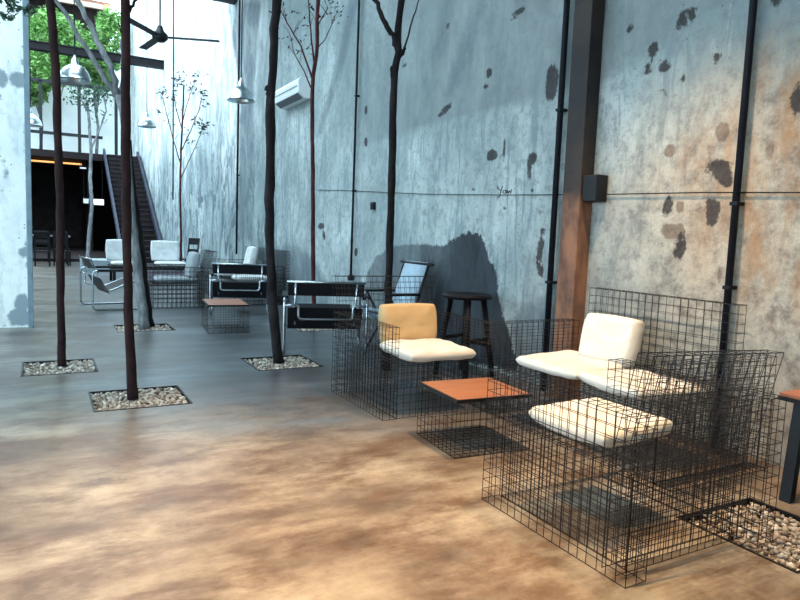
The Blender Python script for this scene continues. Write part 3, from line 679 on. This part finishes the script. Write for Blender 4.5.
# ------------------------------------------------------------------ wire furniture
SP = .052; WR = .0017
def frange(a, b, sp=SP):
    n = max(1, round((b-a)/sp)); return [a+(b-a)*i/n for i in range(n+1)]
def grid(mb, o, u, v, sp=SP, r=WR, jit=0.0):
    """rectangular wire grid: origin o, edge vectors u and v"""
    o, u, v = map(Vector, (o,u,v)); nu = max(1, round(u.length/sp)); nv = max(1, round(v.length/sp))
    w_ = u.cross(v).normalized()*r*1.0
    J = lambda: random.uniform(-jit, jit)
    for i in range(nu+1):
        q = u*((i+(J() if 0<i<nu else 0))/nu); mb.tube([o+q, o+q+v], r, 4)
    for j in range(nv+1):
        q = v*((j+(J() if 0<j<nv else 0))/nv); mb.tube([o+q+w_, o+q+u+w_], r, 4)
def wbox(mb, x0,x1,y0,y1,z0,z1, sp=SP, r=WR, top=True, bottom=True, jit=.06):
    grid(mb,(x0,y0,z0),(x1-x0,0,0),(0,0,z1-z0),sp,r,jit); grid(mb,(x0,y1,z0),(x1-x0,0,0),(0,0,z1-z0),sp,r,jit)
    grid(mb,(x0,y0,z0),(0,y1-y0,0),(0,0,z1-z0),sp,r,jit); grid(mb,(x1,y0,z0),(0,y1-y0,0),(0,0,z1-z0),sp,r,jit)
    if top: grid(mb,(x0,y0,z1),(x1-x0,0,0),(0,y1-y0,0),sp,r,jit)
    if bottom: grid(mb,(x0,y0,z0),(x1-x0,0,0),(0,y1-y0,0),sp,r,jit)
def wire_seat(name, w, d, label, cat, seat_z=.385, arm_z=.66, back_z=.92, arm=.11, loc=(0,0,0), rz=0, sp=SP, r=WR, back_w=None, lean=.14, bx=0, droop=0, group=None):
    """faces local -Y; origin at centre of footprint"""
    e = empty(name, loc, label, cat, rz, group); f = .004
    X, Yd = w/2, d/2
    for s in (-1, 1):
        mb = MB(); a0, a1 = (X-arm, X) if s > 0 else (-X, -X+arm)
        wbox(mb, a0,a1,-Yd,Yd,f,arm_z,sp,r,bottom=False); mb.build('arm', M['wire'], e)
    mb = MB(); wbox(mb, -X+arm+.008, X-arm-.008, -Yd+.01, Yd-.12, f, seat_z, sp, r, bottom=False); mb.build('seat', M['wire'], e)
    mb = MB(); bw = back_w or w-.02
    yb = Yd-.13
    for k in (0, .07):
        grid(mb, (-bw/2+bx, yb+k-.0, seat_z*.0+.02), (bw,0,0), (0,.0,seat_z), sp, r, .06)
        grid(mb, (-bw/2+bx, yb+k, seat_z+.02), (bw,0,droop*.5), (0,lean,back_z-droop-seat_z-.02), sp, r, .06)
    grid(mb, (-bw/2+bx, yb+lean, back_z-droop), (bw,0,droop*.5), (0,.07,0), sp, r)
    mb.build('backrest', M['wire'], e)
    return e
def sofa(name, loc, rz, label, w, d, backdrop_z=.95, bx0=None, bx1=None, group=None, sp=SP, r=WR):
    e = empty(name, loc, label, 'sofa', rz, group); f = .004; X, Yd = w/2, d/2; arm = .12; sz = .385
    for s in (-1, 1):
        mb = MB(); a0, a1 = (X-arm, X) if s > 0 else (-X, -X+arm)
        wbox(mb, a0,a1,-Yd,Yd-.09,f,.68,sp,r); mb.build('arm', M['wire'], e)
    mb = MB(); wbox(mb, -X+arm+.008, X-arm-.008, -Yd+.01, Yd-.10, f, sz, sp, r, bottom=False); mb.build('seat', M['wire'], e)
    mb = MB(); b0 = bx0 if bx0 is not None else -X; b1 = bx1 if bx1 is not None else X
    wbox(mb, b0, b1, Yd-.075, Yd, f, backdrop_z, .06, r); mb.build('backrest', M['wire'], e)
    return e

# near armchair A (faces away from the viewer, towards the table): world X 1.92-2.85, Y 1.62-2.54
A = wire_seat('wire_armchair', .93, .92, 'nearest wire-mesh armchair, its seat cushion seen through the mesh', 'armchair', loc=(2.385,2.08,0), rz=math.pi, back_w=.80, bx=.055, droop=.06, back_z=.93, lean=.10)
# C beyond the table, facing the viewer
Cc = wire_seat('wire_armchair', .97, .92, 'wire-mesh armchair with the honey back cushion, beyond the orange table', 'armchair', loc=(2.565,4.405,0), rz=0, back_z=.95)
# sofa against the wall, faces -X : local -Y -> world -X  => rz = -90deg
B = sofa('wire_sofa', (3.375,3.07,0), -math.pi/2, 'wire-mesh sofa against the beige wall right of the steel column', 1.72, .93, .95, -.66, .59)

def cushion(name, w, d, h, mat, loc, rot, label, seed, group, sag=0.0, curl=0.0, n=22):
    rnd = random.Random(seed); mb = MB(); nu, nv = n, n
    top = []; bot = []
    from mathutils import noise as mn
    def P(i, j, sgn):
        u = -1+2*i/nu; v = -1+2*j/nv
        # square to rounded square
        k = .07
        x = u*(1-k*v*v*abs(u)**3)*w/2; y = v*(1-k*u*u*abs(v)**3)*d/2
        e1 = max(0, 1-abs(u)**9); e2 = max(0, 1-abs(v)**9)
        th = (e1*e2)**.30
        wr = mn.noise(Vector((x*9+seed, y*9, sgn*2)))*.014 + mn.noise(Vector((x*28, y*22+seed, sgn)))*.005
        pinch = -.03*h*(u*u*v*v)
        z = sgn*(h/2*th + wr*th) + pinch
        z += -sag*(1-u*u)*(1-v*v)*(1 if sgn > 0 else 0) + curl*(v*v*.6+u*u*.4)
        return Vector((x, y, z))
    vs = []; idx = {}
    for s in (1, -1):
        for i in range(nu+1):
            for j in range(nv+1):
                edge = i in (0,nu) or j in (0,nv)
                if s < 0 and edge: idx[(s,i,j)] = idx[(1,i,j)]; continue
                idx[(s,i,j)] = len(vs); p = P(i,j,s if not edge else 0)
                vs.append(p)
    fs = []
    for s in (1, -1):
        for i in range(nu):
            for j in range(nv):
                q = [idx[(s,i,j)],idx[(s,i+1,j)],idx[(s,i+1,j+1)],idx[(s,i,j+1)]]
                fs.append(tuple(q if s > 0 else q[::-1]))
    mb.add(vs, fs); o = mb.build(name, mat, smooth=True, loc=loc); o.rotation_euler = rot
    s_ = o.modifiers.new('sub', 'SUBSURF'); s_.levels = 1; s_.render_levels = 1
    return tag(o, label, 'cushion', group)
R = math.radians
GS = 'cream cushions on the near wire furniture'
cushion('seat_cushion', .55,.52,.085, M['canvas'], (2.365,2.22,.435), (R(1),R(0),R(3)), 'cream seat cushion on the nearest wire armchair', 1, GS, curl=.018)
cushion('seat_cushion', .60,.60,.085, M['canvas'], (2.57,4.19,.435), (0,R(0),R(-2)), 'cream seat cushion beyond the orange table, in front of the honey cushion', 2, GS, curl=.012)
cushion('back_cushion', .54,.34,.13, M['canvas_tan'], (2.62,4.58,.59), (R(82),0,R(-2)), 'honey coloured upright back cushion beyond the orange table', 3, GS)
cushion('seat_cushion', .62,.62,.075, M['canvas'], (3.28,3.37,.43), (R(1),R(-1),R(5)), 'cream seat cushion at the column end of the wire sofa', 4, GS, curl=.02)
cushion('seat_cushion', .58,.60,.075, M['canvas'], (3.26,2.76,.43), (R(0),R(1),R(-6)), 'cream seat cushion on the wire sofa nearest the viewer, beside its twin', 5, GS, curl=.012)
cushion('back_cushion', .36,.49,.14, M['canvas'], (3.56,3.30,.62), (0,R(-77),R(4)), 'cream upright back cushion leaning on the wire sofa', 6, GS)

def wire_table(loc, rz, w, d, h, label, mat, shelf=True, sp=SP, group=None):
    e = empty('coffee_table', loc, label, 'table', rz, group)
    mb = MB(); wbox(mb, -w/2,w/2,-d/2,d/2,.004,h-.02,sp,WR); mb.build('wire_base', M['wire'], e)
    mb = MB(); mb.box(-w/2+.01,w/2-.01,-d/2+.01,d/2-.01,h-.016,h); mb.build('tabletop', mat, e, bevel=.003)
    mb = MB()
    for b in [(-w/2,w/2,-d/2,-d/2+.01),(-w/2,w/2,d/2-.01,d/2),(-w/2,-w/2+.01,-d/2+.01,d/2-.01),(w/2-.01,w/2,-d/2+.01,d/2-.01)]: mb.box(*b,h-.022,h-.001)
    mb.build('edge_band', M['blackmetal'], e)
    return e
wire_table((2.405,3.32,0), R(-4), .54,.50,.355, 'low wire-mesh table with an orange wooden top between the near armchairs', M['orange_wood'])

# ------------------------------------------------------------------ stool
s = empty('bar_stool', (3.50,5.02,0), 'black round wooden bar stool before the dark wall patch', 'stool', R(14))
mb = MB(); mb.lathe([(.001,.735),(.19,.735),(.230,.745),(.240,.760),(.230,.780),(.17,.775),(.001,.768)], n=36); mb.build('seat', M['blackwood'], s, smooth=True)
lg = []
for a in (45,135,225,315):
    ca, sa = math.cos(R(a)), math.sin(R(a)); mb = MB(); mb.tube([(ca*.155,sa*.155,.742),(ca*.27,sa*.27,0)], [.028,.025], 8); mb.build('leg', M['blackwood'], s, smooth=True); lg.append((ca,sa))
for i in range(4):
    (a, b), (c, d) = lg[i], lg[(i+1)%4]; z = .30 if i % 2 else .36; rr = .155+.115*(1-z/.742)
    mb = MB(); mb.tube([(a*rr,b*rr,z),(c*rr,d*rr,z)], .019, 8); mb.build('stretcher', M['blackwood'], s, smooth=True)

# side table at the right edge
tb = empty('side_table', (3.43,1.99,0), 'side table with brown wooden top and splayed black legs at right edge', 'table')
mb = MB(); mb.box(0,.42,-.62,0,.530,.550); mb.build('tabletop', M['brown_wood'], tb, bevel=.003)
mb = MB(); mb.box(-.004,.424,-.624,.004,.508,.530); mb.build('apron', M['blackmetal'], tb)
for px_, py_, qx, qy in ((.06,-.05,-.07,-.10),(.36,-.05,.36,-.03),(.06,-.57,-.03,-.60),(.36,-.57,.38,-.60)):
    mb = MB(); a = Vector((px_+.03,py_-.02,.51)); b = Vector((qx+.02,qy-.02,.0)); mid_ = (a+b)/2
    mb.add([b+Vector(o_) for o_ in ((-.024,-.03,0),(.024,-.03,0),(.024,.03,0),(-.024,.03,0))]+[a+Vector(o_) for o_ in ((-.02,-.03,0),(.02,-.03,0),(.02,.03,0),(-.02,.03,0))],
           [(0,3,2,1),(4,5,6,7),(0,1,5,4),(1,2,6,5),(2,3,7,6),(3,0,4,7)])
    mb.build('leg', M['blackmetal'], tb, bevel=.004)

# ------------------------------------------------------------------ tubular chairs
def sling(mb, prof, x0, x1, th=.006):
    n = len(prof); vs = []
    for (y, z) in prof: vs += [(x0,y,z),(x1,y,z)]
    for (y, z) in prof: vs += [(x0,y,z-th),(x1,y,z-th)]
    fs = []
    for i in range(n-1):
        a = 2*i; fs += [(a,a+1,a+3,a+2),(2*n+a,2*n+a+2,2*n+a+3,2*n+a+1),(a,a+2,2*n+a+2,2*n+a),(a+1,2*n+a+1,2*n+a+3,a+3)]
    fs += [(0,2*n,2*n+1,1),(2*n-2,2*n-1,4*n-1,4*n-2)]
    mb.add(vs, fs)
def tube_chair(loc, rz, label):
    """faces local -Y"""
    e = empty('leather_chair', loc, label, 'chair', rz, 'black leather chairs on chrome tube frames'); r = .0125
    W = .385
    for s in (-1, 1):
        pts = rounded([(s*W,-.33,.0135),(s*W,.33,.0135),(s*W,.33,.57),(s*W,-.30,.57)], .07, True)
        mb = MB(); mb.tube(pts, r, 8); mb.build('side_frame', M['chrome'], e, smooth=True)
        pts = rounded([(s*(W-.10),-.31,.44),(s*(W-.10),.12,.26),(s*(W-.10),.34,.73)], .06)
        mb = MB(); mb.tube(pts, r, 8); mb.build('seat_frame', M['chrome'], e, smooth=True)
        mb = MB(); mb.box(s*W-.03 if s>0 else s*W-.012, s*W+.012 if s>0 else s*W+.03, -.27,.29,.575,.60)
        mb = MB(); sling(mb, [(-.25,.59),(0,.592),(.27,.59)], s*W-.035 if s>0 else s*W-.025, s*W+.025 if s>0 else s*W+.035, .03); mb.build('armrest', M['leather'], e)
    mb = MB(); mb.tube([(-W+.02,.345,.735),(W-.02,.345,.735)], r, 8); mb.build('top_bar', M['chrome'], e, smooth=True)
    mb = MB(); mb.tube(rounded([(-W+.10,-.31,.44),(-W+.10,-.33,.40),(W-.10,-.33,.40),(W-.10,-.31,.44)], .03), r, 8); mb.build('front_bar', M['chrome'], e, smooth=True)
    mb = MB(); mb.tube(rounded([(-W,.33,.50),(-W+.13,.30,.50),(-W+.13,.30,.36),(W-.13,.30,.36),(W-.13,.30,.50),(W,.33,.50)], .04), r, 8); mb.build('rear_bar', M['chrome'], e, smooth=True)
    mb = MB(); sling(mb, [(-.31,.45),(-.15,.375),(0,.31),(.10,.275)], -W+.09, W-.09); mb.build('seat', M['leather'], e)
    mb = MB(); sling(mb, [(.34,.745),(.325,.70),(.29,.60)], -W+.03, W-.03); mb.build('upper_back_strap', M['leather'], e)
    mb = MB(); sling(mb, [(.24,.47),(.17,.34),(.10,.24)], -W+.03, W-.03); mb.build('lower_back_strap', M['leather'], e)
    return e
c1 = tube_chair((2.75,6.70,0), R(180-19), 'near black leather and chrome chair right of the dark trunk, back turned')
c1.scale = (1.13,1.1,1.06)
c2 = dup(c1, (.96,11.15,0), R(98), 'black leather and chrome chair between the two left trunks, seen from the side')
c3 = dup(c1, (2.72,10.1,0), R(180-15), 'black leather chair left of the dark trunk, behind the far orange table')
# pale blue sling chair against the wall
e = empty('sling_chair', (3.24,6.30,0), 'pale blue canvas sling chair behind the tall forked trunk', 'chair', R(-90))
for s_ in (-1,1):
    mb = MB(); mb.tube([(s_*.27,-.02,.01),(s_*.27,.30,.55),(s_*.27,.44,1.0)], .014, 8); mb.build('side_frame', M['blackmetal'], e, smooth=True)
    mb = MB(); mb.tube([(s_*.27,.34,.01),(s_*.27,-.03,.66)], .014, 8); mb.build('leg', M['blackmetal'], e, smooth=True)
    mb = MB(); mb.box(s_*.27-.03,s_*.27+.03,-.05,.34,.66,.685); mb.build('armrest', M['blackwood'], e, bevel=.004)
mb = MB(); mb.tube([(-.36,.44,1.0),(.36,.44,1.0)], .016, 8); mb.build('top_bar', M['blackmetal'], e, smooth=True)
mb = MB(); sling(mb, [(-.06,.50),(.0,.40),(.10,.33),(.24,.45),(.32,.68),(.40,.90),(.44,1.02),(.48,.99)], -.25, .25); mb.build('sling', M['blue_sling'], e, smooth=True)
mb = MB(); mb.tube([(-.27,-.03,.45),(.27,-.03,.45)], .014, 8); mb.build('front_bar', M['blackmetal'], e, smooth=True)

# ------------------------------------------------------------------ far seating group
FG = 'pale cushions on the far seating'
f1 = wire_table((2.08,8.45,0), R(-6), .50,.75,.36, 'far low wire-mesh table with a small brown wooden top', M['brown_wood'], sp=.07)
D2 = wire_seat('wire_armchair', .93, .92, 'far wire-mesh armchair facing left with a grey back cushion', 'armchair', loc=(2.0,11.28,0), rz=R(-90), sp=.07, r=.003)
cushion('seat_cushion', .56,.56,.09, M['canvas_grey'], (1.88,11.28,.44), (0,0,R(90)), 'grey-white seat cushion on the far left-facing wire armchair', 11, FG)
cushion('back_cushion', .46,.50,.14, M['canvas_grey'], (2.22,11.28,.68), (0,R(-80),0), 'grey rounded back cushion on the far left-facing wire armchair', 12, FG)
F1 = sofa('wire_sofa', (3.375,12.3,0), -math.pi/2, 'far wire-mesh sofa along the wall behind the leather chair', 2.6, .93, sp=.07, r=.003)
cushion('seat_cushion', .6,.6,.09, M['canvas_white'], (3.28,11.5,.44), (0,0,0), 'white seat cushion on the far wall sofa, seen under the leather chair', 13, FG)
cushion('back_cushion', .42,.5,.14, M['canvas_white'], (3.60,12.6,.78), (0,R(-78),0), 'white back cushion standing on the far wall sofa', 14, FG)
cushion('seat_cushion', .6,.55,.09, M['canvas_white'], (3.25,12.75,.44), (0,0,R(5)), 'white seat cushion below the far white back cushion', 15, FG)
# long low bench with white cushions, facing the viewer
bn = empty('low_bench', (2.3,16.2,0), 'long low bench with pale cushions in front of the far stair', 'bench')
mb = MB(); mb.box(-.95,.75,-.45,.45,.30,.385); mb.build('seat_board', M['blackwood'], bn, bevel=.01)
mb = MB(); mb.box(-.2,.72,-.43,-.40,.03,.29); mb.build('front_panel', simple('dusty_mauve_board', (.26,.22,.27), .7), bn)
for x in (-.88,.68):
    for y in (-.4,.4):
        mb = MB(); mb.box(x-.03,x+.03,y-.03,y+.03,0,.30); mb.build('leg', M['blackwood'], bn)
for x, lab in ((1.62,'white upright back cushion behind the nearest left trunk'),(2.60,'white upright back cushion in the middle of the far bench')):
    cushion('back_cushion', .68,.52,.14, M['canvas_white'], (x,16.42,.72), (R(80),0,0), lab, int(x*10), FG)
for x, lab in ((1.72,'white seat cushion on the far bench beside the pale trunk'),(2.66,'white seat cushion at the right end of the far bench')):
    cushion('seat_cushion', .72,.6,.09, M['canvas_white'], (x,16.05,.437), (0,0,0), lab, int(x*10)+1, FG)
# low platform with pale edge before the stair
mb = MB(); mb.box(.95,2.2,19.6,20.6,0,.32); tag(mb.build('low_platform', simple('pale_board', (.30,.36,.40), .5), bevel=.01), 'low pale platform at the foot of the spindly far tree', 'platform')
# dark wooden chairs and tables deep in the hall
def wood_chair(loc, rz, label):
    e = empty('wooden_chair', loc, label, 'chair', rz, 'dark wooden chairs at the far left tables')
    mb = MB(); mb.box(-.21,.21,-.21,.21,.43,.46); mb.build('seat', M['blackwood'], e, bevel=.006)
    for x in (-.19,.19):
        mb = MB(); mb.tube([(x,-.19,0),(x,-.19,.43)], .02, 6); mb.build('leg', M['blackwood'], e)
        mb = MB(); mb.tube([(x,.21,0),(x,.20,.45),(x,.27,1.0)], .02, 6); mb.build('leg', M['blackwood'], e)
    mb = MB(); mb.obox((0,.26,.93),(.21,0,0),(0,.012,0),(0,.01,.09)); mb.obox((0,.235,.68),(.19,0,0),(0,.012,0),(0,.006,.04)); mb.build('backrest', M['blackwood'], e, bevel=.004)
    return e
w1 = wood_chair((.02,22.0,0), R(180), 'dark wooden chair showing just past the left pier')
dup(w1, (.55,22.3,0), R(170), 'dark wooden chair behind the trunk nearest the left pier')
dup(w1, (.0,24.3,0), R(0), 'dark wooden chair on the far side of the left table')
dup(w1, (.6,24.3,0), R(8), 'dark wooden chair right of the far left table')
w5 = dup(w1, (3.45,18.3,0), R(-60), 'lone dark chair against the far bright wall by the sapling'); w5['group'] = ''
del w5['group']
e = empty('dining_table', (.1,23.3,0), 'dark dining table with a pale top past the left pier', 'table')
mb = MB(); mb.box(-.8,.7,-.4,.4,.86,.90); mb.build('tabletop', simple('grey_top', (.18,.17,.19), .3), e)
for x in (-.7,.6):
    for y in (-.33,.33):
        mb = MB(); mb.box(x-.03,x+.03,y-.03,y+.03,0,.86); mb.build('leg', M['blackwood'], e)
# hanging leaves near the pier top
e = empty('leafy_branch', (-.15,8.0,3.75), 'sprig of dark leaves hanging at the top of the left pier', 'branch')
a = at(-20,-30,1,8.0); b = at(26,10,1,8.0); c_ = at(12,8,1,8.0); d_ = at(6,16,1,8.0); O = Vector((-.15,8.0,3.75))
mb = MB(); mb.tube([a-O,(a+c_)/2-O,c_-O,b-O],[.014,.011,.008,.004],6); mb.tube([c_-O,d_-O],[.006,.003],6); mb.build('twig', M['bark_dark'], e)
leaves_mb([(tuple(p_-O), r_) for p_, r_ in ((b,.09),(c_,.10),(d_,.06),(at(20,3,1,8.0),.12),(at(8,0,1,8.0),.10))], 130, .04, 5).build('foliage', M['leaf_dark'], e)

# ------------------------------------------------------------------ warm lamps over the near seats (real pendants, above the frame)
def warm_pendant(p, power, label, ang=140, blend=.35, aim=None, r=.06, col=WARM):
    e = empty('pendant_lamp', p, label, 'lamp', group='domed metal pendant lamps')
    Rr = .22
    prof = [(Rr*1.04,-Rr*.42),(Rr,-Rr*.40),(Rr*.97,-Rr*.2),(Rr*.86,.10*Rr),(Rr*.66,Rr*.38),(Rr*.40,Rr*.55),(Rr*.24,Rr*.62),(Rr*.2,Rr*.95),(.012,Rr*1.25)]
    mb = MB(); mb.lathe(prof); mb.build('shade', M['steel'], e, smooth=True)
    mb = MB(); mb.tube([(0,0,Rr*1.2),(0,0,6.6-p[2])], .008, 6); mb.build('cord', M['pipe'], e)
    spot('lamp_light', (p[0],p[1],p[2]-.12), aim or (p[0],p[1],0), power, col, ang, blend, r)
warm_pendant((2.75,2.75,5.0), 1050, 'domed pendant lamp above the near wire armchairs', aim=(2.48,3.1,0), ang=64, blend=.6, col=(1,.68,.40))
warm_pendant((.2,1.8,5.0), 1700, 'domed pendant lamp above the open floor', aim=(-.1,1.8,0), ang=76, blend=.85, col=(1,.62,.27))
